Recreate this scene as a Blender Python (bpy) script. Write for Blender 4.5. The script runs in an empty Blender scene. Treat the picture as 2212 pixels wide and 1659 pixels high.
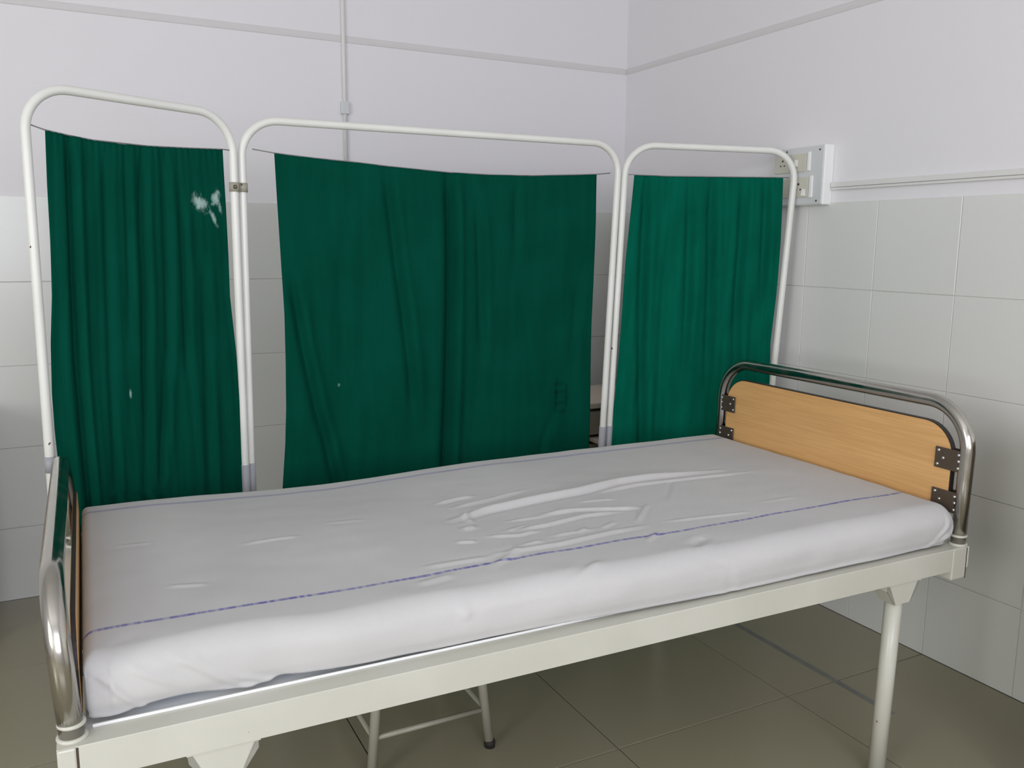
import bpy, bmesh, math, random
from mathutils import Vector, Matrix, noise
random.seed(7)
scene = bpy.context.scene
COL = scene.collection

# ------------------------------------------------------------------ camera
F_PX = 1852.6; IW, IH = 2212, 1659
CAM = Vector((-2.42628, -3.53528, 1.32519))
YAW, PIT, ROL = 0.47701, -0.16300, 0.0077
fw = Vector((math.sin(YAW)*math.cos(PIT), math.cos(YAW)*math.cos(PIT), math.sin(PIT)))
_r = Vector((math.cos(YAW), -math.sin(YAW), 0)); _u = _r.cross(fw)
rt = _r*math.cos(ROL) + _u*math.sin(ROL); up = -_r*math.sin(ROL) + _u*math.cos(ROL)
cd = bpy.data.cameras.new('camera'); cam = bpy.data.objects.new('camera', cd); COL.objects.link(cam)
cd.sensor_width = 36; cd.lens = F_PX/IW*36; cd.clip_start = .02
m = Matrix((( rt.x, up.x, -fw.x, CAM.x), (rt.y, up.y, -fw.y, CAM.y), (rt.z, up.z, -fw.z, CAM.z), (0,0,0,1)))
cam.matrix_world = m
scene.camera = cam

# ------------------------------------------------------------------ world, light, exposure
w = bpy.data.worlds.new('world'); scene.world = w; w.use_nodes = True
w.node_tree.nodes['Background'].inputs[0].default_value = (0.62, 0.75, 1.0, 1)
w.node_tree.nodes['Background'].inputs[1].default_value = 1.0
def area(name, loc, rot, sx, sy, power, color):
    l = bpy.data.lights.new(name, 'AREA'); l.shape = 'RECTANGLE'; l.size = sx; l.size_y = sy
    l.energy = power; l.color = color
    o = bpy.data.objects.new(name, l); o.location = loc; o.rotation_euler = rot; COL.objects.link(o); return o
RX0, RY0, RZ1 = -5.6, -5.6, 3.1            # far-left and front limits of the room, ceiling height
# daylight through the window in the front wall (behind the camera) and the one in the left wall
area('daylight_front_window', (-2.55, RY0+.02, 1.62), (math.radians(90), 0, 0), 2.5, 1.3, 68, (0.93, 0.915, 1.0))
area('daylight_left_window', (RX0+.02, -4.3, 1.62), (math.radians(90), 0, math.radians(-90)), 1.6, 1.3, 68, (1.0, 1.0, 0.93))
vs = scene.view_settings
vs.view_transform = 'Standard'; vs.look = 'None'; vs.gamma = 1; vs.use_curve_mapping = False
vs.exposure = 0.0

# ------------------------------------------------------------------ helpers
def ray(px, py):
    return fw + rt*((px-IW/2)/F_PX) - up*((py-IH/2)/F_PX)
def on_plane(px, py, P0, n):                # where a line of sight meets a real plane of the room
    d = ray(px, py); return CAM + d*((Vector(P0)-CAM).dot(n)/d.dot(n))
BX, BY, TH = -2.4581, -2.2064, -0.0142     # near foot corner of the bed, its turn in the room
BM = Matrix.Translation((BX, BY, 0)) @ Matrix.Rotation(TH, 4, 'Z')
BMI = BM.inverted()

def obj(name, bm, mat, parent=None, smooth=False):
    me = bpy.data.meshes.new(name)
    bmesh.ops.recalc_face_normals(bm, faces=bm.faces)
    bm.to_mesh(me); bm.free()
    if mat: me.materials.append(mat)
    if smooth:
        for p in me.polygons: p.use_smooth = True
    o = bpy.data.objects.new(name, me); COL.objects.link(o)
    if parent: o.parent = parent
    return o
def empty(name, loc=(0,0,0), rz=0, label=None, cat=None, group=None):
    o = bpy.data.objects.new(name, None); o.empty_display_size = .05; COL.objects.link(o)
    o.location = loc; o.rotation_euler = (0, 0, rz)
    tag(o, label, cat, group); return o
def tag(o, label=None, cat=None, group=None, kind=None):
    if label: o['label'] = label
    if cat: o['category'] = cat
    if group: o['group'] = group
    if kind: o['kind'] = kind
    return o
def box(bm, x0, x1, y0, y1, z0, z1, bev=0, seg=2):
    r = bmesh.ops.create_cube(bm, size=1)
    vs_ = r['verts']
    for v in vs_:
        v.co = Vector(((x0+x1)/2+v.co.x*(x1-x0), (y0+y1)/2+v.co.y*(y1-y0), (z0+z1)/2+v.co.z*(z1-z0)))
    if bev:
        es = list({e for v in vs_ for e in v.link_edges})
        bmesh.ops.bevel(bm, geom=es, offset=bev, segments=seg, affect='EDGES', profile=.5)
def bxo(name, mat, parent, x0, x1, y0, y1, z0, z1, bev=0, seg=2):
    bm = bmesh.new(); box(bm, x0, x1, y0, y1, z0, z1, bev, seg); return obj(name, bm, mat, parent)
def tube(bm, pts, r, seg=16, cap=True):
    pts = [Vector(p) for p in pts]; n = len(pts)
    rs = r if isinstance(r, (list, tuple)) else [r]*n
    t0 = (pts[1]-pts[0]).normalized()
    a = Vector((0,0,1)) if abs(t0.z) < .9 else Vector((0,1,0))
    nx = (a - t0*a.dot(t0)).normalized(); rings = []
    for i, p in enumerate(pts):
        t = ((pts[min(i+1,n-1)]-p).normalized() + (p-pts[max(i-1,0)]).normalized())
        t = t.normalized()
        nx = (nx - t*nx.dot(t)).normalized(); ny = t.cross(nx)
        rings.append([bm.verts.new(p + (nx*math.cos(2*math.pi*k/seg) + ny*math.sin(2*math.pi*k/seg))*rs[i]) for k in range(seg)])
    for A, B in zip(rings, rings[1:]):
        for k in range(seg):
            bm.faces.new((A[k], A[(k+1)%seg], B[(k+1)%seg], B[k]))
    if cap:
        bm.faces.new(rings[0][::-1]); bm.faces.new(rings[-1])
def tubo(name, mat, parent, pts, r, seg=16, cap=True):
    bm = bmesh.new(); tube(bm, pts, r, seg, cap); o = obj(name, bm, mat, parent, True)
    return o
def hoop(P, Q, base_z, R, n=10):
    """points of an inverted U: up from P at base, over to Q, down; P,Q = (bottom, top) pairs of Vectors"""
    Pb, Pt = P; Qb, Qt = Q
    up1 = (Pt-Pb).normalized(); up2 = (Qt-Qb).normalized(); ac = (Qt-Pt).normalized()
    pts = [Pb, Pb.lerp(Pt, .5)]
    for i in range(n+1):
        a = math.pi/2*i/n
        pts.append(Pt - up1*R*(1-math.sin(a)) + ac*R*(1-math.cos(a)))
    pts.append(Pt.lerp(Qt, .35)); pts.append(Pt.lerp(Qt, .65))
    for i in range(n+1):
        a = math.pi/2*i/n
        pts.append(Qt - ac*R*(1-math.sin(a)) - up2*R*(1-math.cos(a)))
    pts += [Qb.lerp(Qt, .5), Qb]
    return pts
def prism(bm, outline, axis, a0, a1):
    """extrude a 2D outline along an axis ('x' outline=(y,z), 'y' outline=(x,z), 'z' outline=(x,y))"""
    def mk(p, a):
        return {'x': (a, p[0], p[1]), 'y': (p[0], a, p[1]), 'z': (p[0], p[1], a)}[axis]
    A = [bm.verts.new(mk(p, a0)) for p in outline]; B = [bm.verts.new(mk(p, a1)) for p in outline]
    bm.faces.new(A[::-1]); bm.faces.new(B)
    n = len(A)
    for i in range(n): bm.faces.new((A[i], A[(i+1)%n], B[(i+1)%n], B[i]))
def disc_head(bm, c, n, r, h):
    c = Vector(c); n = Vector(n).normalized(); tube(bm, [c, c+n*h*.6, c+n*h], [r, r, r*.55], 8)
def interp(poly, t, k):
    """poly sorted list of tuples; value of column 1-k at column k = t"""
    o = 1-k
    if t <= poly[0][k]: a, b = poly[0], poly[1]
    elif t >= poly[-1][k]: a, b = poly[-2], poly[-1]
    else:
        for a, b in zip(poly, poly[1:]):
            if a[k] <= t <= b[k]: break
    f = (t-a[k])/((b[k]-a[k]) or 1e-9)
    return a[o] + (b[o]-a[o])*f

# ------------------------------------------------------------------ materials
class N:
    def __init__(s, name, rough=.6, metal=0, spec=.5):
        s.m = bpy.data.materials.new(name); s.m.use_nodes = True; s.t = s.m.node_tree
        s.b = s.t.nodes['Principled BSDF']
        s.b.inputs['Roughness'].default_value = rough; s.b.inputs['Metallic'].default_value = metal
        s.b.inputs['Specular IOR Level'].default_value = spec
    def n(s, ty, **kw):
        x = s.t.nodes.new(ty)
        for k, v in kw.items():
            if k.startswith('i_'): x.inputs[int(k[2:]) if k[2:].isdigit() else k[2:].replace('_', ' ')].default_value = v
            else: setattr(x, k, v)
        return x
    def l(s, a, b): s.t.links.new(a, b)
    def math(s, op, a, b=0.0, clamp=False):
        x = s.n('ShaderNodeMath', operation=op, use_clamp=clamp)
        for i, v in enumerate((a, b)):
            if hasattr(v, 'is_linked'): s.l(v, x.inputs[i])
            else: x.inputs[i].default_value = v
        return x.outputs[0]
    def noise(s, vec, scale, detail=3, rough=.5):
        x = s.n('ShaderNodeTexNoise'); x.inputs['Scale'].default_value = scale; x.inputs['Detail'].default_value = detail
        x.inputs['Roughness'].default_value = rough
        if vec is not None: s.l(vec, x.inputs['Vector'])
        return x.outputs['Fac']
    def smooth(s, v, a, b, c=0., d=1.):
        x = s.n('ShaderNodeMapRange', interpolation_type='SMOOTHSTEP')
        s.l(v, x.inputs[0])
        for i, q in enumerate((a, b, c, d)): x.inputs[i+1].default_value = q
        return x.outputs[0]
    def mix(s, f, a, b):
        x = s.n('ShaderNodeMix', data_type='RGBA')
        if hasattr(f, 'is_linked'): s.l(f, x.inputs[0])
        else: x.inputs[0].default_value = f
        for i, v in ((6, a), (7, b)):
            if hasattr(v, 'is_linked'): s.l(v, x.inputs[i])
            else: x.inputs[i].default_value = (*v, 1)
        return x.outputs[2]
    def base(s, v):
        if hasattr(v, 'is_linked'): s.l(v, s.b.inputs['Base Color'])
        else: s.b.inputs['Base Color'].default_value = (*v, 1)
    def bump(s, h, strength=.2, dist=.001):
        x = s.n('ShaderNodeBump'); x.inputs['Strength'].default_value = strength; x.inputs['Distance'].default_value = dist
        s.l(h, x.inputs['Height']); s.l(x.outputs[0], s.b.inputs['Normal'])
    def obj(s): return s.n('ShaderNodeTexCoord').outputs['Object']
    def uv(s): return s.n('ShaderNodeTexCoord').outputs['UV']
    def xyz(s, v):
        x = s.n('ShaderNodeSeparateXYZ'); s.l(v, x.inputs[0]); return x.outputs
    def geo(s): return s.n('ShaderNodeNewGeometry').outputs['Position']
    def scale(s, v, sc):
        x = s.n('ShaderNodeMapping'); s.l(v, x.inputs[0]); x.inputs['Scale'].default_value = sc; return x.outputs[0]

def mat_paint(name, col, col2):
    k = N(name, .55); g = k.geo()
    a = k.noise(g, 1.3, 4); b = k.noise(g, 9, 4)
    f = k.math('ADD', k.math('MULTIPLY', a, .7), k.math('MULTIPLY', b, .3))
    k.base(k.mix(f, col, col2)); k.bump(k.noise(g, 120, 3), .12, .001); return k.m
M_WALL = mat_paint('wall_paint', (.83, .815, .84), (.81, .80, .82))
M_BAND = mat_paint('band_paint', (.72, .71, .71), (.68, .67, .67))
M_CEIL = mat_paint('ceiling_paint', (.80, .80, .80), (.77, .77, .77))
def mat_tile(name, col, col2, rough):
    k = N(name, rough); g = k.geo()
    oi = k.n('ShaderNodeObjectInfo').outputs['Random']
    f = k.math('ADD', k.math('MULTIPLY', k.noise(g, 2.0, 2, .5), .6), k.math('MULTIPLY', oi, .4))
    k.base(k.mix(f, col, col2))
    return k.m
M_TILE = mat_tile('glazed_wall_tile', (.74, .75, .725), (.76, .77, .745), .22)
M_FLOOR = mat_tile('vitrified_floor_tile', (.30, .28, .19), (.335, .312, .22), .28)
k = N('wall_grout', .8); k.base((.68, .68, .64)); M_GROUT = k.m
k = N('floor_grout', .85); k.base((.06, .055, .04)); M_FGROUT = k.m
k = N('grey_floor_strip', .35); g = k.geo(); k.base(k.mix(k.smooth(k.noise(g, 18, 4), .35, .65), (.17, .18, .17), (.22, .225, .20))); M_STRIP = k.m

def mat_enamel(name, col, col2, chips):
    k = N(name, .32); o = k.obj()
    c = k.mix(k.smooth(k.noise(o, 4, 4), .35, .7), col, col2)
    n1 = k.noise(o, 34, 2); 
    f = k.smooth(n1, chips, chips+.012)
    k.base(k.mix(f, c, (.09, .065, .045))); k.bump(k.noise(o, 60, 2), .08, .001); return k.m
M_BED = mat_enamel('cream_enamel', (.56, .555, .475), (.61, .605, .535), .765)
M_SCREEN = mat_enamel('white_enamel_tube', (.80, .81, .77), (.74, .75, .70), .775)
M_STOOL = mat_enamel('stool_enamel', (.36, .35, .28), (.30, .29, .23), .72)  # colour darkened to carry the shade under the bed
def mat_steel(name, col, rough):
    k = N(name, rough, 1.0); o = k.obj(); k.base(col)
    k.l(k.smooth(k.noise(o, 22, 4), .3, .7, rough*.75, rough*1.4), k.b.inputs['Roughness']); return k.m
M_STEEL = mat_steel('stainless_tube', (.50, .48, .44), .17)
M_SCREW = mat_steel('bright_screw', (.85, .85, .86), .3)
k = N('dark_bracket_steel', .45, .6); k.base((.13, .10, .075)); M_BRK = k.m
k = N('rusty_gap', .9); k.base((.075, .05, .035)); M_RUST = k.m
k = N('dark_edge_band', .5); k.base((.02, .015, .013)); M_EDGE = k.m
k = N('black_rubber', .7); k.base((.015, .013, .012)); M_RUB = k.m
k = N('curtain_wire', .5, .6); k.base((.25, .25, .25)); M_WIRE = k.m
k = N('grey_sleeve', .5); k.base((.36, .37, .40)); M_SLEEVE = k.m
k = N('old_white_plastic', .35); k.base((.66, .68, .69)); M_PLAS = k.m
k = N('bright_white_plastic', .3); k.base((.90, .91, .90)); M_PLASW = k.m
k = N('yellowed_plastic', .35); k.base((.62, .61, .52)); M_PLASY = k.m
k = N('dark_hole', .6); k.base((.03, .02, .02)); M_HOLE = k.m
k = N('trunking_plastic', .4); k.base((.76, .76, .74)); M_TRUNK = k.m
# wood laminate
k = N('oak_laminate', .38); o = k.obj()
s1 = k.noise(k.scale(o, (8, 5, 150)), 1.0, 5, .6); s2 = k.noise(k.scale(o, (2, .8, 14)), 1.0, 3)
f = k.math('ADD', k.math('MULTIPLY', s1, .6), k.math('MULTIPLY', s2, .4))
k.base(k.mix(k.smooth(f, .38, .62), (.66, .37, .145), (.76, .445, .18))); M_WOOD = k.m
k = N('locker_laminate', .5); o = k.obj(); k.base(k.mix(k.noise(o, 9, 4), (.36, .30, .24), (.44, .37, .30))); M_LOCK = k.m
k = N('locker_top_laminate', .4); o = k.obj(); k.base(k.mix(k.noise(o, 9, 4), (.74, .63, .52), (.80, .70, .60))); M_LOCKT = k.m
k = N('locker_metal', .4, .2); k.base((.62, .55, .42)); M_LOCKM = k.m
# mattress cover
k = N('mattress_cover', .8); k.base((.30, .35, .42)); M_MATT = k.m

def cloth_nodes(k, uv, wscale, strength):
    x = k.xyz(uv)
    a = k.math('SINE', k.math('MULTIPLY', x[0], wscale)); b = k.math('SINE', k.math('MULTIPLY', x[1], wscale))
    k.bump(k.math('MULTIPLY', a, b), strength, .0004)
# bedsheet: white cotton with two woven blue lines (uv in metres along and across)
k = N('white_cotton_sheet', .85); uv = k.uv(); x = k.xyz(uv)
wob = k.math('MULTIPLY', k.math('SUBTRACT', k.noise(k.scale(uv, (3, .01, 1)), 1, 2), .5), .03)
def line(y0, half):
    d = k.math('ABSOLUTE', k.math('SUBTRACT', k.math('ADD', x[1], wob), y0))
    return k.smooth(d, half*.55, half, 1, 0)
dash = k.smooth(k.noise(k.scale(uv, (75, 0, 1)), 1, 1), .36, .58, .45, 1)
fad = k.smooth(k.noise(k.scale(uv, (5, 0, 1)), 1, 2), .3, .7, .7, 1)
near = k.math('MULTIPLY', k.math('MULTIPLY', line(.158, .0062), dash), fad)
far = k.math('MULTIPLY', line(.862, .010), .42)
col = k.mix(k.smooth(k.noise(uv, 2.2, 4), .35, .7), (.55, .545, .54), (.59, .585, .58))
col = k.mix(k.math('MAXIMUM', near, far), col, (.085, .09, .36))
k.base(col); cloth_nodes(k, uv, 2*math.pi*420, .25)
k.b.inputs['Sheen Weight'].default_value = .15
M_SHEET = k.m

def mat_curtain(name, marks=None, LO=(.0008, .054, .034), HI=(.0012, .066, .042)):
    k = N(name, .95, spec=.03); uv = k.uv(); x = k.xyz(uv)
    n1 = k.noise(k.scale(uv, (30, 3, 1)), 1, 4); n2 = k.noise(uv, 5, 4)
    f = k.smooth(k.math('ADD', k.math('MULTIPLY', n1, .5), k.math('MULTIPLY', n2, .5)), .36, .64)
    col = k.mix(f, LO, HI)
    sc = .5
    for (u0, v0, ru, rv, ang, c, amt, ragged) in (marks or []):
        du = k.math('SUBTRACT', x[0], u0); dv = k.math('SUBTRACT', x[1], v0)
        ca, sa = math.cos(ang), math.sin(ang)
        a = k.math('DIVIDE', k.math('ADD', k.math('MULTIPLY', du, ca), k.math('MULTIPLY', dv, sa)), ru)
        b = k.math('DIVIDE', k.math('SUBTRACT', k.math('MULTIPLY', dv, ca), k.math('MULTIPLY', du, sa)), rv)
        d = k.math('SQRT', k.math('ADD', k.math('MULTIPLY', a, a), k.math('MULTIPLY', b, b)))
        if ragged:
            d = k.math('ADD', d, k.math('MULTIPLY', k.math('SUBTRACT', k.noise(uv, 55, 5, .7), .5), 4.2*ragged))
        else:
            d = k.math('MAXIMUM', k.math('ABSOLUTE', a), k.math('ABSOLUTE', b))
            d = k.math('ADD', d, k.math('MULTIPLY', k.math('SUBTRACT', k.noise(uv, 60, 2), .5), 2.6))
        mk = k.math('MULTIPLY', k.smooth(d, .25, 1.5, 1, 0), amt)
        col = k.mix(mk, col, c)
    k.base(col); k.bump(k.noise(k.scale(uv, (260, 330, 1)), 1, 2), .25, .0006)
    return k.m

# ------------------------------------------------------------------ room shell
EX = 6.2
def struct(o): o['kind'] = 'structure'; return o
floor = struct(bxo('floor', M_FGROUT, None, RX0, .0, RY0, .0, -.12, -.0045))
wall_back = struct(bxo('wall_back', M_WALL, None, RX0-.15, .15, .0, .15, -.12, RZ1))
wall_right = struct(bxo('wall_right', M_WALL, None, .0, .15, RY0-.15, .0, -.12, RZ1))
struct(bxo('ceiling', M_CEIL, None, RX0-.15, .15, RY0-.15, .15, RZ1, RZ1+.12))
def wall_with_opening(name, axis, pos, lo, hi, o0, o1, z0, z1):
    bm = bmesh.new()
    def b(a0, a1, c0, c1):
        if axis == 'y': box(bm, a0, a1, pos-.15, pos, c0, c1)
        else: box(bm, pos-.15, pos, a0, a1, c0, c1)
    b(lo, o0, -.12, RZ1); b(o1, hi, -.12, RZ1); b(o0, o1, -.12, z0); b(o0, o1, z1, RZ1)
    return struct(obj(name, bm, M_WALL))
wall_with_opening('wall_front', 'y', RY0, RX0-.15, 0, -3.8, -1.3, .97, 2.27)
wall_with_opening('wall_left', 'x', RX0, RY0, 0, -5.1, -3.5, .97, 2.27)
def window(name, axis, pos, o0, o1, z0, z1):
    bm = bmesh.new(); t = .05
    def b(a0, a1, c0, c1):
        if axis == 'y': box(bm, a0, a1, pos-.12, pos-.06, c0, c1)
        else: box(bm, pos-.12, pos-.06, a0, a1, c0, c1)
    b(o0, o0+t, z0, z1); b(o1-t, o1, z0, z1); b(o0, o1, z0, z0+t); b(o0, o1, z1-t, z1)
    mid = (o0+o1)/2; b(mid-t/2, mid+t/2, z0, z1)
    return struct(obj(name, bm, M_PLAS))
window('window_1', 'y', RY0, -3.8, -1.3, .97, 2.27)
window('window_2', 'x', RX0, -5.1, -3.5, .97, 2.27)

# glazed dado tiles: five rows, bottom row cut short
G = .0011                                      # half joint
def tile_mesh(name, sx, sy, t, mat, bev=.0010):
    G = .0020 if mat is M_FLOOR else .0011
    if mat is M_FLOOR: bev = .0004
    bm = bmesh.new(); box(bm, -sx/2+G, sx/2-G, -sy/2+G, sy/2-G, 0, t, bev, 1)
    me = bpy.data.meshes.new(name); bmesh.ops.recalc_face_normals(bm, faces=bm.faces); bm.to_mesh(me); bm.free()
    me.materials.append(mat); return me
cache = {}
def place_tile(parent, sx, sy, t, mat, loc, rot):
    key = (round(sx, 4), round(sy, 4), mat.name)
    if key not in cache: cache[key] = tile_mesh('tile', sx, sy, t, mat)
    o = bpy.data.objects.new('tile', cache[key]); o.location = loc; o.rotation_euler = rot
    COL.objects.link(o); o.parent = parent; return o
TT = .007
rows = [(0, .2753)] + [(.2753+.3*i, .2753+.3*(i+1)) for i in range(4)]
ycuts = [0, .281] + [.281+.3056*i for i in range(1, 18)]
ycuts = [c for c in ycuts if c < -RY0] + [-RY0]
xcuts = [0] + [.3056*i for i in range(1, 19)]
xcuts = [c for c in xcuts if c < -RX0-.05] + [-RX0]
for (z0, z1) in rows:
    for a, b in zip(ycuts, ycuts[1:]):
        j = random.uniform(-.0006, .0006)
        place_tile(wall_right, b-a, z1-z0, TT, M_TILE, (-.001+j, -(a+b)/2, (z0+z1)/2), (math.pi/2, 0, -math.pi/2))
    for a, b in zip(xcuts, xcuts[1:]):
        j = random.uniform(-.0006, .0006)
        place_tile(wall_back, b-a, z1-z0, TT, M_TILE, (-(a+b)/2-.004, -.001+j, (z0+z1)/2), (math.pi/2, 0, 0))
# grout beds behind the tiles
for nm, par, args in (('grout_bed', wall_right, (-.0045, 0, RY0+.01, -.008, 0, 1.4745)), ('grout_bed', wall_back, (RX0+.01, -.008, -.0045, 0, 0, 1.4745))):
    bxo(nm, M_GROUT, par, *args)
FS = .603
for i in range(10):
    for j in range(10):
        x1, x0 = -i*FS, max(-(i+1)*FS, RX0); y1, y0 = -j*FS, max(-(j+1)*FS, RY0)
        if x1 <= RX0+.02 or y1 <= RY0+.02: continue
        if i == 0: x1 -= .008
        if j == 0: y1 -= .008
        place_tile(floor, x1-x0, y1-y0, .006, M_FLOOR, ((x0+x1)/2, (y0+y1)/2, -.006+random.uniform(-.0002, .0002)), (0, 0, 0))
# painted lintel band, a shallow ledge running round both walls
def ledge(name, pts):
    bm = bmesh.new()
    prof = [(0, -.017), (.004, -.012), (.006, 0), (.004, .012), (0, .017)]
    prism(bm, prof, *pts)
    return bm
bm = bmesh.new(); prism(bm, [(.001, 2.112), (-.002, 2.118), (-.003, 2.128), (-.002, 2.138), (.001, 2.144)], 'x', RX0+.01, -.001)
struct(obj('trim_1', bm, M_BAND))
bm = bmesh.new(); prism(bm, [(.001, 2.112), (-.002, 2.118), (-.003, 2.128), (-.002, 2.138), (.001, 2.144)], 'y', RY0+.01, -.007)
struct(obj('trim_2', bm, M_BAND))
# thin grey strip lying on the floor
struct(bxo('floor_strip', M_STRIP, None, -.414, -.394, -2.02, -.05, .0, .0012, .0004, 1))

# ------------------------------------------------------------------ wall services
t = empty('cable_trunking', (0, -1.45, 1.517), 0, 'white plastic cable trunking running right from the switchboard above the wall tiles', 'trunking')
bm = bmesh.new(); box(bm, -.010, .0, -4.0, .152, .0, .009, .001, 1); obj('base', bm, M_TRUNK, t)
bm = bmesh.new(); box(bm, -.0135, -.0, -4.0, .152, .0095, .027, .002, 2); obj('cover', bm, M_TRUNK, t)
t = empty('cable_conduit', (-1.377, 0, 1.6), 0, 'thin white conduit with a clip running up the back wall', 'conduit')
tubo('pipe', M_TRUNK, t, [(0, -.009, -.124), (0, -.009, .5), (0, -.009, 1.49)], .0085, 12)
bm = bmesh.new(); box(bm, -.017, .017, -.021, 0, .235, .285, .004, 2); obj('clip', bm, M_PLAS, t)

t = empty('switchboard', (0, -1.173, 1.467), 0, 'white plastic switchboard with sockets and switches on the right wall', 'switchboard')
D = .05; hw = .122; hh = .208
bm = bmesh.new(); box(bm, -D+.006, 0, -hw, hw, 0, hh, .004, 2); obj('back_box', bm, M_PLASW, t)
bm = bmesh.new(); box(bm, -D, -D+.0065, -hw+.003, hw-.003, .003, hh-.003, .002, 2); obj('front_plate', bm, M_PLAS, t)
def module(name, y0, y1, z0, z1, mat=M_PLASY, pr=.004):
    bm = bmesh.new(); box(bm, -D-pr, -D+.002, y0, y1, z0, z1, .0015, 2); return obj(name, bm, mat, t)
def rocker(par, y, z, w=.014, h=.026):
    bm = bmesh.new()
    prism(bm, [(-D-.003, z-h/2), (-D-.011, z-h/2+.002), (-D-.005, z+h/2-.002), (-D-.003, z+h/2)], 'y', y-w/2, y+w/2)
    return obj('rocker', bm, M_PLASW, par)
def hole(bm, y, z, r): tube(bm, [(-D-.0025, y, z), (-D-.0048, y, z)], r, 10)
def socket(par, y, z, s=1):
    bm = bmesh.new(); hole(bm, y, z+.013*s, .0042*s); hole(bm, y-.010*s, z-.006*s, .0032*s); hole(bm, y+.010*s, z-.006*s, .0032*s)
    return obj('socket_holes', bm, M_HOLE, par)
# lower row: socket plate and switch; upper row: socket and switch; bright strips at their near edges
a = module('socket_plate', -.058, .03, .028, .098); socket(a, -.014, .062); rocker(a, -.040, .045)
a = module('switch_plate', .036, .108, .028, .098); socket(a, .075, .066, .9); rocker(a, .095, .045)
a = module('socket_plate', -.042, .03, .118, .182); rocker(a, .004, .150)
a = module('switch_plate', .036, .108, .118, .182); socket(a, .07, .15, .9)
module('cover_strip', -.078, -.066, .026, .102, M_PLASW, .006); module('cover_strip', -.062, -.051, .120, .186, M_PLASW, .006)
for (y, z) in ((-.102, .190), (.055, .194), (-.098, .014), (.012, .010), (.108, .105)):
    bm = bmesh.new(); disc_head(bm, (-D, y, z), (-1, 0, 0), .0036, .002); obj('screw', bm, M_BRK, t)

# ------------------------------------------------------------------ bedside lockers
def locker(t, K):
    def lk(name, mat, *a, **q): return bxo(name, mat, t, a[0], a[1], a[2], a[3], a[4]*K, a[5]*K, **q)
    lk('top', M_LOCKT, -.24, .22, -.20, .20, .635, .66, bev=.005)
    lk('side_panel', M_LOCK, -.225, -.207, -.185, .185, .10, .635); lk('side_panel', M_LOCK, .187, .205, -.185, .185, .10, .635)
    lk('back_panel', M_LOCK, -.207, .187, .170, .182, .10, .635); lk('bottom_panel', M_LOCK, -.207, .187, -.185, .17, .10, .118)
    dr = lk('drawer', M_LOCK, -.200, .180, -.192, -.02, .52, .622, bev=.004)
    bm = bmesh.new(); tube(bm, [(-.05, -.190, .57*K), (-.05, -.208, .57*K), (.03, -.208, .57*K), (.03, -.190, .57*K)], .005, 8); obj('handle', bm, M_LOCKM, dr)
    if K == 1.0: lk('pull_out_shelf', M_LOCKT, -.12, .17, -.33, -.16, .492, .508, bev=.003)
    dor = lk('door', M_LOCK, -.200, .180, -.192, -.176, .13, .48, bev=.004)
    bm = bmesh.new(); tube(bm, [(.14, -.190, .34), (.14, -.208, .34), (.14, -.208, .42), (.14, -.190, .42)], .005, 8); obj('handle', bm, M_LOCKM, dor)
    for sx in (-.21, .19):
        for sy in (-.17, .17): lk('leg', M_STOOL, sx-.012, sx+.012, sy-.012, sy+.012, 0, .10, bev=.002)

t = empty('bedside_locker', (-.37, -.33, 0), 0, 'beige topped bedside locker glimpsed between the screen curtains in the corner', 'locker')
locker(t, 1.0)
t = empty('bedside_locker', (-.245, -2.63, 0), math.pi*1.5, 'unseen tall grey brown locker added past the head of the bed to shade the right wall', 'locker')  # out of view, added to cast the shadow low on the right wall
locker(t, .88/.66)
t = empty('bedside_locker', (-2.965, -.24, 0), 0, 'unseen grey brown locker added left of the folding screen to shade the back wall', 'locker')  # also unseen, put in to darken the lower left of the back wall
locker(t, .76/.66)

# ------------------------------------------------------------------ folding screen
S = empty('folding_screen', (-1.33, -.95, 0), 0, 'white tubular three panel folding ward screen with dark green curtains behind the bed', 'screen')
SI = Matrix.Translation((1.33, .95, 0))
def post(xy, top_px, bot_px, ztop, nrm):
    """post through two sight lines in its vertical plane, from the floor to ztop"""
    P0 = Vector((xy[0], xy[1], 0)); a = on_plane(*top_px, P0, nrm); b = on_plane(*bot_px, P0, nrm)
    d = (a-b)/(a.z-b.z)
    return SI @ (b + d*(.03-b.z)), SI @ (b + d*(ztop-b.z))
A0, B0, C0, D0, E0, F0 = (-2.494, -1.165), (-1.985, -.953), (-1.960, -.940), (-.690, -.960), (-.660, -.965), (-.082, -1.180)
def pn(a, b):
    d = (Vector((b[0], b[1], 0)) - Vector((a[0], a[1], 0))).normalized(); return Vector((d.y, -d.x, 0))   # towards the camera side
nL, nC, nR = pn(A0, B0), pn(C0, D0), pn(E0, F0)
RT = .0115
pA = post(A0, (56, 300), (107, 980), 1.683, nL); pB = post(B0, (506, 400), (530, 1010), 1.672, nL)
pC = post(C0, (524, 400), (543, 1010), 1.667, nC); pD = post(D0, (1332, 420), (1301, 940), 1.667, nC)
pE = post(E0, (1347, 420), (1315, 940), 1.668, nR); pF = post(F0, (1712, 420), (1668, 830), 1.656, nR)
panels = []
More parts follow.
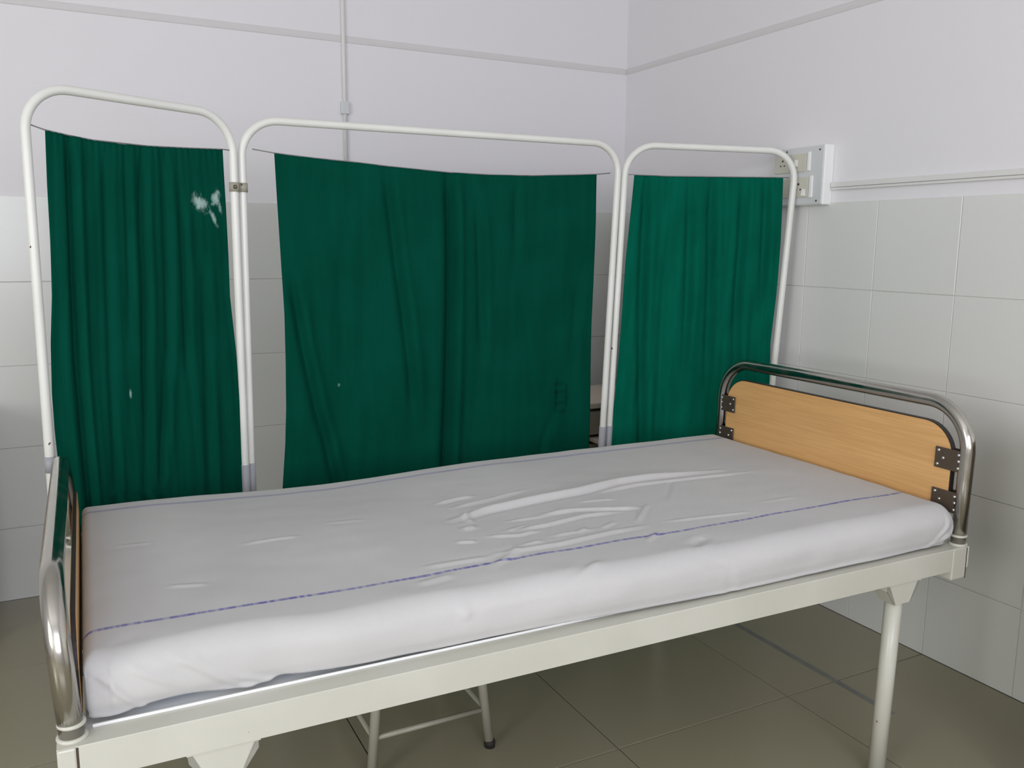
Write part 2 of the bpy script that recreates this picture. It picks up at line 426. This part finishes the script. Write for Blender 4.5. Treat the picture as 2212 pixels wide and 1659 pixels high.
for (P, Q, n, lbl) in ((pA, pB, nL, 'left'), (pC, pD, nC, 'middle'), (pE, pF, nR, 'right')):
    pts = hoop(P, Q, 0, .105, 12)
    bm = bmesh.new(); tube(bm, pts, RT, 18)
    fr = obj('panel_frame', bm, M_SCREEN, S, True); panels.append(fr)
    # low cross bar, feet
    bm = bmesh.new(); tube(bm, [P[0].lerp(P[1], .14), Q[0].lerp(Q[1], .14)], .009, 12); obj('cross_bar', bm, M_SCREEN, fr, True)
    for R_ in (P, Q):
        bm = bmesh.new(); b = R_[0]
        tube(bm, [b+Vector((0,0,-.03)), b+Vector((0,0,-.01)), b+Vector((0,0,.015))], [.017, .017, .0145], 14); obj('foot', bm, M_RUB, fr, True)
        # grey sleeve low on the post
        z0, z1 = (.752, .793) if R_ is pA else (.50, .665)
        d = (R_[1]-R_[0])/(R_[1].z-R_[0].z)
        bm = bmesh.new(); tube(bm, [R_[0]+d*(z0-.03), R_[0]+d*(z1-.03)], RT+.0012, 18); obj('sleeve', bm, M_SLEEVE, fr, True)
def clamp(P, Q, z):
    dp = (P[1]-P[0])/(P[1].z-P[0].z); dq = (Q[1]-Q[0])/(Q[1].z-Q[0].z)
    a = P[0]+dp*(z-.03); b = Q[0]+dq*(z-.03)
    bm = bmesh.new()
    tube(bm, [a-dp*.013, a+dp*.013], RT+.003, 16); tube(bm, [b-dq*.013, b+dq*.013], RT+.003, 16)
    o = obj('hinge_clamp', bm, M_SLEEVE if z < 1 else M_STOOL, S, True)
    bm = bmesh.new(); disc_head(bm, a+nC*(RT+.002), nC, .006, .005); obj('bolt', bm, M_BRK, o)
clamp(pB, pC, 1.476); clamp(pB, pC, .35); clamp(pD, pE, .35)

def curtain(P0, n, top, left, right, bottom_y, folds, mat, lbl, nu, seed, fine, off, amp, wire_ends):
    """cloth hung on a sagging wire; its outline is given by sight lines on the panel's own plane"""
    P0 = Vector((P0[0], P0[1], 0)) + n*off
    nv = 110; VE = 1.45
    bm = bmesh.new(); uvl = bm.loops.layers.uv.new('uv'); grid = []; uvs = {}
    for j in range(nv+1):
        v = VE*j/nv; row = []
        for i in range(nu+1):
            u = i/nu
            # pixel of (u, v): top edge to mattress line (v=1), going on straight below it
            yt0 = interp(top, top[0][0] + (top[-1][0]-top[0][0])*u, 0)
            yb0 = bottom_y[0] + (bottom_y[1]-bottom_y[0])*u
            y = yt0 + (yb0-yt0)*v
            xl = interp(left, yt0+(yb0-yt0)*min(v, 1), 1); xr = interp(right, yt0+(yb0-yt0)*min(v, 1), 1)
            x = xl + (xr-xl)*u
            if v > 1:      # keep straight on down
                xl2 = left[-1][0]-left[-2][0]; xr2 = right[-1][0]-right[-2][0]
                x += (v-1)*(12 if xl2 > 0 else -12)
            row.append((u, v, x, y))
        grid.append(row)
    V = []
    for row in grid:
        r2 = []
        for (u, v, x, y) in row:
            p = on_plane(x, y, P0, n)
            d = 0
            for (pl, wd, dp) in folds:
                if y < pl[0][1]-30 or y > pl[-1][1]+60: 
                    if not (v > .98 and pl[-1][1] > 880): continue
                fx = interp(pl, min(max(y, pl[0][1]), pl[-1][1]), 1)
                e = min(1, max(0, (y-pl[0][1]+30)/90))
                e2 = 1 if pl[-1][1] > 880 else min(1, max(0, (pl[-1][1]+60-y)/120))
                q = (x-fx)/wd
                if abs(q) < 6:
                    d += 1.35*dp*e*e2*(-math.exp(-q*q) + .75*math.exp(-((q-1.9)/1.25)**2) + .25*math.exp(-((q+2.2)/1.5)**2))
            for (fr_, am, sh_) in fine:
                ph = fr_*u*2*math.pi + sh_ + 1.3*noise.noise(Vector((u*2, v*1.5, seed+fr_)))
                d += am*math.sin(ph)*(.35+.65*min(1, v*1.6))
            d += amp*noise.noise(Vector((u*3, v*1.7, seed)))*min(1, v*3)
            # dropped hem and header gathers
            d += .0012*math.sin(u*2*math.pi*fine[0][0]*2.3+seed)*max(0, 1-v*14)
            V_ = bm.verts.new(SI @ (p + n*d)); r2.append((V_, u, v))
        V.append(r2)
    for j in range(nv):
        for i in range(nu):
            q = (V[j][i], V[j][i+1], V[j+1][i+1], V[j+1][i])
            f = bm.faces.new([a[0] for a in q])
            for lp, a in zip(f.loops, q): lp[uvl].uv = (a[1], a[2])
    o = obj('curtain', bm, mat, S, True)
    md = o.modifiers.new('thickness', 'SOLIDIFY'); md.thickness = .0012
    if lbl: o['label'] = lbl
    # wire from post to post through the header
    w0 = SI @ on_plane(*wire_ends[0], P0, n); w1 = SI @ on_plane(*wire_ends[-1], P0, n)
    mids = [SI @ on_plane(px, py, P0, n) for px, py in wire_ends[1:-1]]
    bm = bmesh.new(); tube(bm, [w0]+mids+[w1], .0017, 8); obj('wire', bm, M_WIRE, o, True)
    return o
WHITE = (.45, .62, .58)
# left curtain
topL = [(97, 281), (145, 292), (200, 303), (260, 311), (320, 316), (400, 320), (480, 323)]
leftL = [(97, 281), (101, 400), (107, 520), (111, 640), (109, 740), (112, 850), (118, 930), (135, 1090)]
rightL = [(480, 323), (488, 450), (494, 560), (497, 640), (510, 760), (518, 880), (523, 970), (526, 1070)]
foldsL = [([(148, 300), (152, 430), (158, 600), (168, 780), (182, 950), (195, 1090)], 9, .012),
          ([(307, 330), (306, 480), (313, 620), (312, 800), (318, 1000)], 8, .008),
          ([(225, 330), (232, 560), (240, 800), (250, 1000)], 8, .006),
          ([(352, 340), (358, 560), (362, 760), (350, 980)], 8, .006),
          ([(390, 430), (398, 600), (402, 780)], 7, .006),
          ([(440, 560), (446, 760), (452, 1000)], 9, .006),
          ([(270, 330), (276, 520), (280, 700)], 6, .004)]
marksL = [(.855, .155, .040, .018, .3, WHITE, .75, .75), (.945, .140, .024, .016, -.6, WHITE, .75, .7), (.925, .195, .030, .008, .9, WHITE, .6, .6), (.965, .165, .020, .008, 1.2, WHITE, .45, .6),
          (.418, .695, .006, .011, 0, WHITE, .55, .25)]
curtain(A0, nL, topL, leftL, rightL, (1098, 1072), foldsL, mat_curtain('green_cloth_left', marksL), 'narrow green curtain with a white stain near its upper right edge', 150, 3.1, [(13, .0012, .4), (21, .0006, 1)], 0, .006,
        [(62, 268), (97, 280.5), (145, 291.5), (200, 302.5), (320, 315.5), (400, 319.5), (480, 322.5), (500, 325)])
# middle curtain
topC = [(592, 331), (680, 342), (760, 350), (850, 361), (970, 373), (1060, 378), (1150, 380), (1288, 377)]
leftC = [(592, 331), (598, 430), (606, 560), (613, 680), (616, 780), (617, 880), (615, 960), (609, 1060)]
rightC = [(1288, 377), (1286, 480), (1281, 600), (1277, 700), (1275, 800), (1274, 900), (1271, 975)]
foldsC = [([(968, 380), (972, 480), (973, 560), (972, 700), (968, 850), (962, 1010)], 10, .020),
          ([(832, 368), (845, 470), (855, 560), (872, 680), (886, 800), (890, 880)], 10, .010),
          ([(1030, 430), (1035, 520), (1037, 640), (1040, 760)], 9, .009),
          ([(1121, 385), (1115, 430), (1113, 560)], 8, .006),
          ([(628, 600), (645, 700), (662, 790), (682, 880), (705, 960), (725, 1050)], 10, .011),
          ([(735, 520), (738, 640), (745, 800)], 12, .005),
          ([(1250, 600), (1240, 700), (1232, 800)], 9, .005),
          ([(1170, 960), (1190, 900), (1200, 880)][::-1], 9, .004)]
ST = (.0008, .016, .014)
us = lambda px: (px-600)/(1275-600); vsn = lambda py: (py-378)/(985-378)
marksC = [(us(1199), vsn(857), .0055, .050, 0, ST, .55, 0), (us(1221), vsn(857), .0055, .046, 0, ST, .4, 0)] + \
         [(us(1209), vsn(y), .016, .006, 0, ST, .32, 0) for y in (829, 846, 871, 889)] + [(us(719), vsn(800), .004, .005, 0, (.25, .4, .37), .5, .2)]
curtain(C0, nC, topC, leftC, rightC, (1060, 976), foldsC, mat_curtain('green_cloth_middle', marksC), 'wide green middle curtain with a faint dark stamp near its lower right corner', 260, 8.4, [(3, .0016, 1.0), (11, .0003, 2)], 0, .012,
        [(545, 322), (592, 330.5), (680, 341.5), (760, 349.5), (850, 360.5), (970, 372.5), (1060, 377.5), (1150, 379.5), (1288, 376.5), (1318, 374)])
# right curtain, the stronger light on it put into a lighter green
topR = [(1370, 378), (1440, 381), (1520, 382), (1600, 383), (1692, 384)]
leftR = [(1370, 378), (1362, 460), (1352, 560), (1343, 680), (1335, 780), (1326, 870), (1317, 965)]
rightR = [(1692, 384), (1690, 440), (1686, 520), (1676, 640), (1664, 740), (1663, 800), (1658, 880)]
foldsR = [([(1396, 390), (1393, 480), (1388, 600), (1384, 720), (1384, 830), (1386, 960)], 9, .014),
          ([(1490, 400), (1489, 520), (1486, 640), (1478, 760)], 8, .010),
          ([(1538, 392), (1536, 480), (1535, 600), (1530, 720), (1526, 800)], 9, .014),
          ([(1606, 400), (1600, 520), (1592, 640), (1588, 780), (1580, 920)], 9, .012),
          ([(1656, 388), (1654, 460), (1648, 560), (1644, 640)], 8, .012),
          ([(1436, 560), (1430, 700), (1425, 820)], 8, .006)]
curtain(E0, nR, topR, leftR, rightR, (962, 930), foldsR, mat_curtain('green_cloth_right_lit', None, (.0008, .090, .056), (.0012, .115, .072)), 'narrow green curtain with vertical folds nearest the switchboard', 140, 5.7, [(9, .0012, .2), (17, .0004, 1)], 0, .008,
        [(1358, 377), (1370, 377.5), (1440, 380.5), (1520, 381.5), (1600, 382.5), (1692, 383.5), (1704, 384)])

# ------------------------------------------------------------------ stool under the bed
t = empty('stool', (-1.671, -1.48, 0), 0, 'cream metal stool standing under the bed, only its legs showing', 'stool')
fx0, fx1, fy0, fy1 = -.165, .163, -.165, .165; tz = .445
def legp(sx, sy, z):
    x = (fx0 if sx < 0 else fx1); y = (fy0 if sy < 0 else fy1)
    return Vector((x - (1 if sx > 0 else -1)*.10*z*1.0, y - (1 if sy > 0 else -1)*.06*z, z))
for sx in (-1, 1):
    for sy in (-1, 1):
        L_ = tubo('leg', M_STOOL, t, [legp(sx, sy, .012), legp(sx, sy, .2), legp(sx, sy, tz-.01)], .0125, 14)
        p = legp(sx, sy, 0); tubo('rubber_foot', M_RUB, L_, [p, p+Vector((0, 0, .014)), p+Vector((0, 0, .02))], [.0145, .0155, .013], 14)
zz = .107
for a, b in (((-1, -1), (1, -1)), ((-1, 1), (1, 1)), ((-1, -1), (-1, 1)), ((1, -1), (1, 1))):
    tubo('stretcher', M_STOOL, t, [legp(*a, zz), legp(*b, zz)], .0068, 10)
bxo('seat', M_STOOL, t, -.145, .145, -.15, .15, tz-.02, tz+.012, .008, 3)

# ------------------------------------------------------------------ the bed
BW = .986; BL = 2.0; ZR = .584; DR = .0575
B = empty('hospital_bed', (BX, BY, 0), TH, 'cream enamelled hospital bed with stainless tube ends and a wooden headboard panel', 'bed')
def rail(name, y0, inward):
    s = inward; bm = bmesh.new(); t_ = .003
    prof = [(y0, ZR-DR), (y0+s*.022, ZR-DR), (y0+s*.022, ZR-DR+t_), (y0+s*t_, ZR-DR+t_), (y0+s*t_, ZR-t_), (y0+s*.045, ZR-t_), (y0+s*.045, ZR), (y0+s*.0015, ZR), (y0, ZR-.0015)]
    prism(bm, prof, 'x', .0, 1.990); return obj(name, bm, M_BED, B)
rail('side_rail', 0, 1); rail('side_rail', BW, -1)
for (x0, s) in ((1.999, -1), (-.029, 1)):
    bm = bmesh.new(); t_ = .003
    prof = [(x0, ZR-DR), (x0+s*.022, ZR-DR), (x0+s*.022, ZR-DR+t_), (x0+s*t_, ZR-DR+t_), (x0+s*t_, ZR-t_-.0005), (x0+s*.032, ZR-t_-.0005), (x0+s*.032, ZR-.0005), (x0, ZR-.0005)]
    prism(bm, prof, 'y', .003, BW-.003); obj('end_rail', bm, M_BED, B)
# corner stubs (slightly deeper than the rails, rusty joint line beside them)
for (x0, x1, rx) in ((-.029, -.003, -.0015), (1.940, 1.991, 1.9925)):
    for y0, y1 in ((-.0012, .04), (BW-.04, BW+.0012)):
        c = bxo('corner_post', M_BED, B, x0, x1, y0, y1, ZR-DR-.024, ZR-.001, .003, 2)
        bxo('rust_joint', M_RUST, c, rx-.0012, rx+.0012, y0+.001, y1-.001, ZR-DR-.025, ZR-.004)
        if x0 > 1: bxo('end_plate', M_BED, c, 1.9940, 1.9992, y0, y1, ZR-DR+.002, ZR-.001, .001, 1)
# mattress deck: sheet metal tray with turned-up lip
bm = bmesh.new(); box(bm, .01, 1.965, .05, BW-.05, ZR-.012, ZR-.004); 
box(bm, .02, 1.95, .0475, .0500, ZR-.003, ZR+.004); box(bm, .02, 1.95, BW-.0505, BW-.048, ZR-.003, ZR+.004)
obj('deck', bm, M_PLASW, B)
for X in (.5, 1.0, 1.5):
    bxo('cross_member', M_BED, B, X-.015, X+.015, .024, BW-.024, ZR-.040, ZR-.012)
# legs on folded gusset brackets
for X, bot in ((1.778, 1.764), (.205, .196)):
    for Y, s in ((.030, 1), (BW-.030, -1)):
        bm = bmesh.new(); tube(bm, [(bot, Y, .01), ((X+bot)/2, Y, .25), (X, Y, ZR-DR-.002)], .0205, 20)
        lg = obj('leg', bm, M_BED, B, True)
        bm = bmesh.new(); tube(bm, [(bot, Y, .0), (bot, Y, .008), (bot, Y, .013)], [.0225, .0225, .021], 18); obj('rubber_foot', bm, M_RUB, lg, True)
        bm = bmesh.new(); yf = Y-s*.024
        z0 = ZR-DR
        top = [(X-.054, z0), (X+.054, z0), (X+.054, z0-.018), (X+.028, z0-.056), (X-.028, z0-.056), (X-.054, z0-.018)]
        prism(bm, top, 'y', yf, yf+s*.004)
        prism(bm, [(X-.054, z0), (X-.050, z0), (X-.024, z0-.056), (X-.028, z0-.056), (X-.054, z0-.018)], 'y', yf, yf+s*.045)
        prism(bm, [(X+.054, z0), (X+.050, z0), (X+.024, z0-.056), (X+.028, z0-.056), (X+.054, z0-.018)], 'y', yf, yf+s*.045)
        box(bm, X-.057, X+.057, min(yf-s*.003, yf+s*.046), max(yf-s*.003, yf+s*.046), z0-.004, z0)
        obj('gusset', bm, M_BED, B)
# ends: stainless hoop, laminated panel, brackets
def bed_end(X, lean, inward, name_panel, plabel, zt, y0, y1):
    R = .018; dz = .933-zt
    P = (Vector((X, y0, ZR-.006)), Vector((X+lean, y0, zt))); Q = (Vector((X, y1, ZR-.006)), Vector((X+lean, y1, zt)))
    h = tubo('end_tube', M_STEEL, B, hoop(P, Q, 0, .118, 14), R, 24)
    for y in (y0, y1):
        for z, rr, hgt, mt in ((ZR-.001, .0225, .006, M_BED), (ZR+.021, .0205, .006, M_BED)):
            bm = bmesh.new(); tube(bm, [(X, y, z), (X, y, z+.0015), (X, y, z+hgt-.0015), (X, y, z+hgt)], [rr-.0015, rr, rr, rr-.0015], 22); obj('collar', bm, mt, h, True)
    # panel outline with round upper corners
    xs = X + (-.008 if inward < 0 else .011); ya, yb = y0+.036, y1-.032; z0, z1 = .650-dz*.5, .880-dz*(1 if inward < 0 else 1.15)
    out = []; rr = .085; n = 10
    def arc(cy, cz, a0, a1, r): 
        for i in range(n+1):
            a = a0+(a1-a0)*i/n; out.append((cy+r*math.cos(a), cz+r*math.sin(a)))
    arc(yb-rr, z1-rr, 0, math.pi/2, rr); arc(ya+rr, z1-rr, math.pi/2, math.pi, rr)
    arc(ya+.03, z0+.03, math.pi, 1.5*math.pi, .03); arc(yb-.03, z0+.03, 1.5*math.pi, 2*math.pi, .03)
    xs += (0 if inward < 0 else .004); xl, xh = sorted((xs, xs-inward*(.016 if inward < 0 else .009)))
    k_ = lean*.6 if inward < 0 else 0
    def sh(bm):
        for v in bm.verts: v.co.x += k_*(v.co.z-ZR)/(.9-ZR)
    bm = bmesh.new(); prism(bm, out, 'x', xl, xh)
    sh(bm); pan = obj(name_panel, bm, M_WOOD, B); pan['label'] = plabel
    # dark edge band
    bm = bmesh.new(); nn = len(out); e = .0012
    cy = sum(p[0] for p in out)/nn; cz = sum(p[1] for p in out)/nn
    ring = []
    for i, (y, z) in enumerate(out):
        a = Vector(out[i-1]); b = Vector(out[(i+1)%nn]); d = (b-a).normalized(); nrm = Vector((d.y, -d.x))
        ring.append((Vector((y, z)), Vector((y, z))+nrm*e*2))
    verts = [[bm.verts.new((xx, q.x, q.y)) for xx, q in ((xl+.0008, r_[0]), (xl+.0008, r_[1]), (xh-.0008, r_[1]), (xh-.0008, r_[0]))] for r_ in ring]
    for i in range(nn):
        A_, B_ = verts[i], verts[(i+1)%nn]
        for q in range(3): bm.faces.new((A_[q], A_[q+1], B_[q+1], B_[q]))
    sh(bm); obj('edge_band', bm, M_EDGE, pan)
    # brackets
    for zb in (.766-dz, .660-dz*.6):
        for (ya_, yb_) in ((y0+.003, y0+.080), (y1-.078, y1-.001)):
            bm = bmesh.new(); xf = xs+inward*.0015
            out_ = inward > 0; xa_ = xs-inward*.0165 if out_ else xf
            if not out_: x0_, x1_ = sorted((xf, xf+inward*.003)); box(bm, x0_, x1_, ya_, yb_, zb, zb+.054, .0012, 1)
            x0_, x1_ = sorted((xf-inward*.020, xf-inward*.023)); box(bm, x0_, x1_, ya_, yb_, zb, zb+.054, .0012, 1)
            sh(bm)
            br = obj('bracket', bm, M_BRK, B)
            low = ya_ < .3
            ysc = [(.069, .046), (.055, .028), (.070, .010), (.013, .044), (.012, .028), (.012, .010)]
            if out_ and not low: continue
            for ys, zs in ysc:
                yy = y0+ys if low else y1-ys
                bm = bmesh.new(); disc_head(bm, ((xs-.0225) if out_ else xf+inward*.003, yy, zb+zs), (-1, 0, 0), .0036, .003); sh(bm); obj('screw', bm, M_SCREW, br)
bed_end(1.985, .008, -1, 'headboard_panel', 'tan wood laminate panel with a dark edge', .935, .022, .938)
bed_end(-.008, -.014, 1, 'footboard_panel', 'tan wood laminate panel seen almost edge on', .816, .031, .953)

# ------------------------------------------------------------------ mattress
X0, X1, Y0, Y1, ZT = .012, 1.967, .045, .945, .684
def smoothstep(a, b, x):
    t_ = min(1, max(0, (x-a)/(b-a))); return t_*t_*(3-2*t_)
mt = bmesh.new(); box(mt, X0+.03, X1-.035, Y0+.020, Y1-.018, ZR+.000, ZT-.014, .028, 4)
for v in mt.verts: v.co = BM @ v.co
mo = obj('mattress', mt, M_MATT, None, True)
tag(mo, 'thin mattress with a blue grey cover lying on the bed under the white sheet', 'mattress')

# ------------------------------------------------------------------ bed sheet
def top_px(poly, z=.69):
    out = []
    for p in poly:
        q = BMI @ on_plane(p[0], p[1], (0, 0, z), Vector((0, 0, 1))); out.append(Vector((q.x, q.y)))
    return out
def side_px(poly, Y=.035):
    n = (BM.to_3x3() @ Vector((0, 1, 0))); P0 = BM @ Vector((0, Y, 0)); out = []
    for p in poly:
        q = BMI @ on_plane(p[0], p[1], P0, n); out.append(Vector((q.x, q.z)))
    return out
ridges = [  # wrinkles on the top: course, width, height
 ([(975,1125),(1040,1105),(1130,1085),(1250,1062),(1330,1043),(1430,1028),(1560,1014)], .011, .013),
 ([(1290,1064),(1370,1048),(1500,1032),(1630,1017)], .007, .005),
 ([(940,1088),(985,1077),(1025,1070)], .008, .005), ([(975,1098),(1060,1078),(1135,1058)], .008, .005),
 ([(1150,1115),(1240,1102),(1330,1100),(1390,1095)], .007, .006), ([(1110,1147),(1180,1135),(1260,1115),(1340,1105)], .007, .005),
 ([(1050,1160),(1120,1157),(1165,1147)], .006, .004), ([(985,1172),(1030,1170)], .006, .004),
 ([(1060,1200),(1150,1185),(1210,1175),(1320,1150),(1400,1135)], .008, .004), ([(915,1226),(980,1215),(1060,1203)], .008, .003),
 ([(1398,1090),(1388,1108),(1378,1128)], .006, .005), ([(520,1176),(600,1163),(645,1158)], .006, .003),
 ([(360,1268),(450,1262)], .006, .0025), ([(1430,1127),(1550,1113),(1620,1105)], .006, .003),
 ([(1000,1145),(1025,1138)], .010, .005), ([(1265,1140),(1255,1155)], .006, .003), ([(1170,1170),(1130,1180)], .006, .003),
 ([(1240,1245),(1300,1212)], .010, .004), ([(1090,1128),(1160,1118),(1230,1104)], .006, .003), ([(1190,1160),(1290,1142)], .006, .003),
 ([(1330,1128),(1300,1142)], .006, .003), ([(1450,1040),(1440,1075)], .007, -.003), ([(1000,1110),(1020,1130)], .008, .004), ([(1250,1085),(1330,1078)], .006, .003),
 ([(1140,1135),(1090,1150)], .006, .003), ([(250,1180),(330,1172)], .008, .0015), ([(700,1130),(790,1122)], .008, .0015), ([(1640,1085),(1720,1072)], .008, .0015),
 ([(1060,1225),(1110,1195),(1118,1180)], .009, .003), ([(900,1262),(980,1240)], .010, .003), ([(1495,1180),(1520,1160)], .012, -.005), ([(1420,1150),(1400,1170)], .007, .003),
]
RT_ = [(top_px(a), w_, h_) for a, w_, h_ in ridges]
sridges = [([(262,1398),(330,1405),(420,1445),(520,1492),(620,1508)], .005, .005), ([(170,1440),(240,1490),(300,1535),(330,1545)], .005, .005),
 ([(360,1400),(440,1440),(520,1475),(640,1490),(760,1478)], .006, .004), ([(230,1420),(310,1462),(400,1490)], .006, .003),
 ([(2040,1080),(2030,1130),(2000,1175)], .006, .004), ([(2062,1105),(2040,1150),(1990,1182)], .006, .005), ([(1500,1200),(1560,1230),(1580,1290)], .012, -.003),
 ([(1000,1290),(1010,1340)], .012, .003)]
RS_ = [(side_px(a), w_, h_) for a, w_, h_ in sridges]
def ridge(x, y, lst):
    s = 0
    for pl, w_, h_ in lst:
        if min(p.x for p in pl)-.05 > x or max(p.x for p in pl)+.05 < x: continue
        if min(p.y for p in pl)-.06 > y or max(p.y for p in pl)+.06 < y: continue
        bd = 9; tt = 0; n_ = len(pl)-1; p = Vector((x, y)); sg = 1
        for i, (a, b) in enumerate(zip(pl, pl[1:])):
            ab = b-a; f = max(0, min(1, (p-a).dot(ab)/ab.length_squared)); e = p-(a+ab*f); d = e.length
            if d < bd: bd = d; tt = (i+f)/n_; sg = 1 if ab.cross(e) > 0 else -1
        q = bd/w_
        if q < 3:
            fade = min(1, 4*tt+.15, 4*(1-tt)+.15)
            s += h_*fade*(math.exp(-q*q*(1.6 if sg > 0 else .7)) - .25*math.exp(-((q-1.8)**2)*1.2))
    return s
def wrap(a, lo, hi, r, ease):
    """a: distance along the cloth; returns position and drop"""
    if a < lo+r:
        s = lo+r-a; 
        if s < r*math.pi/2: th = s/r; return lo+r-r*math.sin(th), r-r*math.cos(th)
        return lo, r+(s-r*math.pi/2)
    if a > hi-r:
        s = a-(hi-r)
        if s < r*math.pi/2: th = s/r; return hi-r+r*math.sin(th), r-r*math.cos(th)
        return hi, r+(s-r*math.pi/2)
    return a, 0
def hem_z(x):
    """height of the near hem above the rails, rising at the foot end where the sheet is rucked"""
    z = .5885 + .003*noise.noise(Vector((x*4, 2, 0)))
    z += (.005 + .003*noise.noise(Vector((x*7, 1, 0))))*(1-smoothstep(.7, 1.2, x))
    z += .008*math.exp(-((x-.15)/.05)**2) - .004*math.exp(-((x-.26)/.04)**2) + .004*math.exp(-((x-.31)/.02)**2) - .006*math.exp(-((x-.05)/.03)**2)
    return z
bm = bmesh.new(); uvl = bm.loops.layers.uv.new('uv')
NX, NY = 520, 250; ext = .075
grid = []
for i in range(NX+1):
    a = X0-ext + (X1-X0+2*ext)*i/NX; row = []
    for j in range(NY+1):
        b = Y0-.125 + (Y1-Y0+.213)*j/NY
        ylo = Y0 + .012 - .014*smoothstep(.28, .42, a) - .022*smoothstep(.5, 1.3, a)
        x, dx = wrap(a, X0, X1, .040 if a > 1 else .020, 0); rr = .036
        y, dy = wrap(b, ylo, Y1, rr, 0)
        drop = (dx**2.2 + dy**2.2)**(1/2.2)
        # round the corner in plan
        for cx, sx in ((X0, 1), (X1, -1)):
            rc = .045 if sx < 0 else .012
            for cy, sy in ((ylo, 1), (Y1, -1)):
                ux = (x-cx)*sx; uy = (y-cy)*sy
                if ux < rc and uy < rc:
                    p = Vector((rc-ux, rc-uy)); mlen = max(p.x, p.y); L2 = p.length
                    if L2 > 1e-6:
                        k2 = mlen/L2; k2 = 1+(k2-1)*smoothstep(0, rc, mlen)
                        p = p*k2; x = cx+sx*(rc-p.x); y = cy+sy*(rc-p.y)
        # belly: the sides swell slightly outwards at mid height
        zt = ZT + .006 - .014*math.exp(-((a-.55)/.35)**2)*smoothstep(.5, .95, b) + .004*noise.noise(Vector((a*2.2, b*2.2, 3)))
        lim = zt - hem_z(a) if b < .5 else zt-.592
        exc = max(0, drop-lim); drop = min(drop, lim)
        if dy > .02: y += (.25*exc if b < .5 else -.25*exc)
        z = zt - drop
        t_ = min(1, drop/.095)
        bulge = .009*math.sin(math.pi*t_)
        if b < ylo+rr: y -= bulge*(1.0 if a > .05 else .3)
        if a > X1-.04: x += .6*bulge
        # tuck under at the hem
        if b < .5 and t_ > .8: y += .004*(t_-.8)/.2
        flat = 1 - smoothstep(0, .03, drop)
        z += ridge(x, y, RT_)*flat + .0012*noise.noise(Vector((a*9, b*16, 5)))*flat
        if dy > .01 and b < .5:
            s_ = ridge(x, z, RS_) + .0022*noise.noise(Vector((a*5, z*30, 1))) + .002*noise.noise(Vector((a*14, z*14, 4)))
            y -= s_*smoothstep(.01, .04, drop)
            # uneven shoulder line
        sh_ = smoothstep(.09, .04, b)*smoothstep(-.05, .0, b)
        z += .0035*noise.noise(Vector((a*6.5, b*6, 9)))*math.exp(-((b-ylo-.035)/.03)**2)
        row.append((bm.verts.new(BM @ Vector((x, y, z))), a, b))
    grid.append(row)
for i in range(NX):
    for j in range(NY):
        q = (grid[i][j], grid[i+1][j], grid[i+1][j+1], grid[i][j+1])
        f = bm.faces.new([c[0] for c in q])
        for lp, c in zip(f.loops, q): lp[uvl].uv = (c[1], c[2])
so = obj('bed_sheet', bm, M_SHEET, None, True)
tag(so, 'rumpled white cotton bed sheet with thin blue stitched lines over the mattress', 'bed sheet')
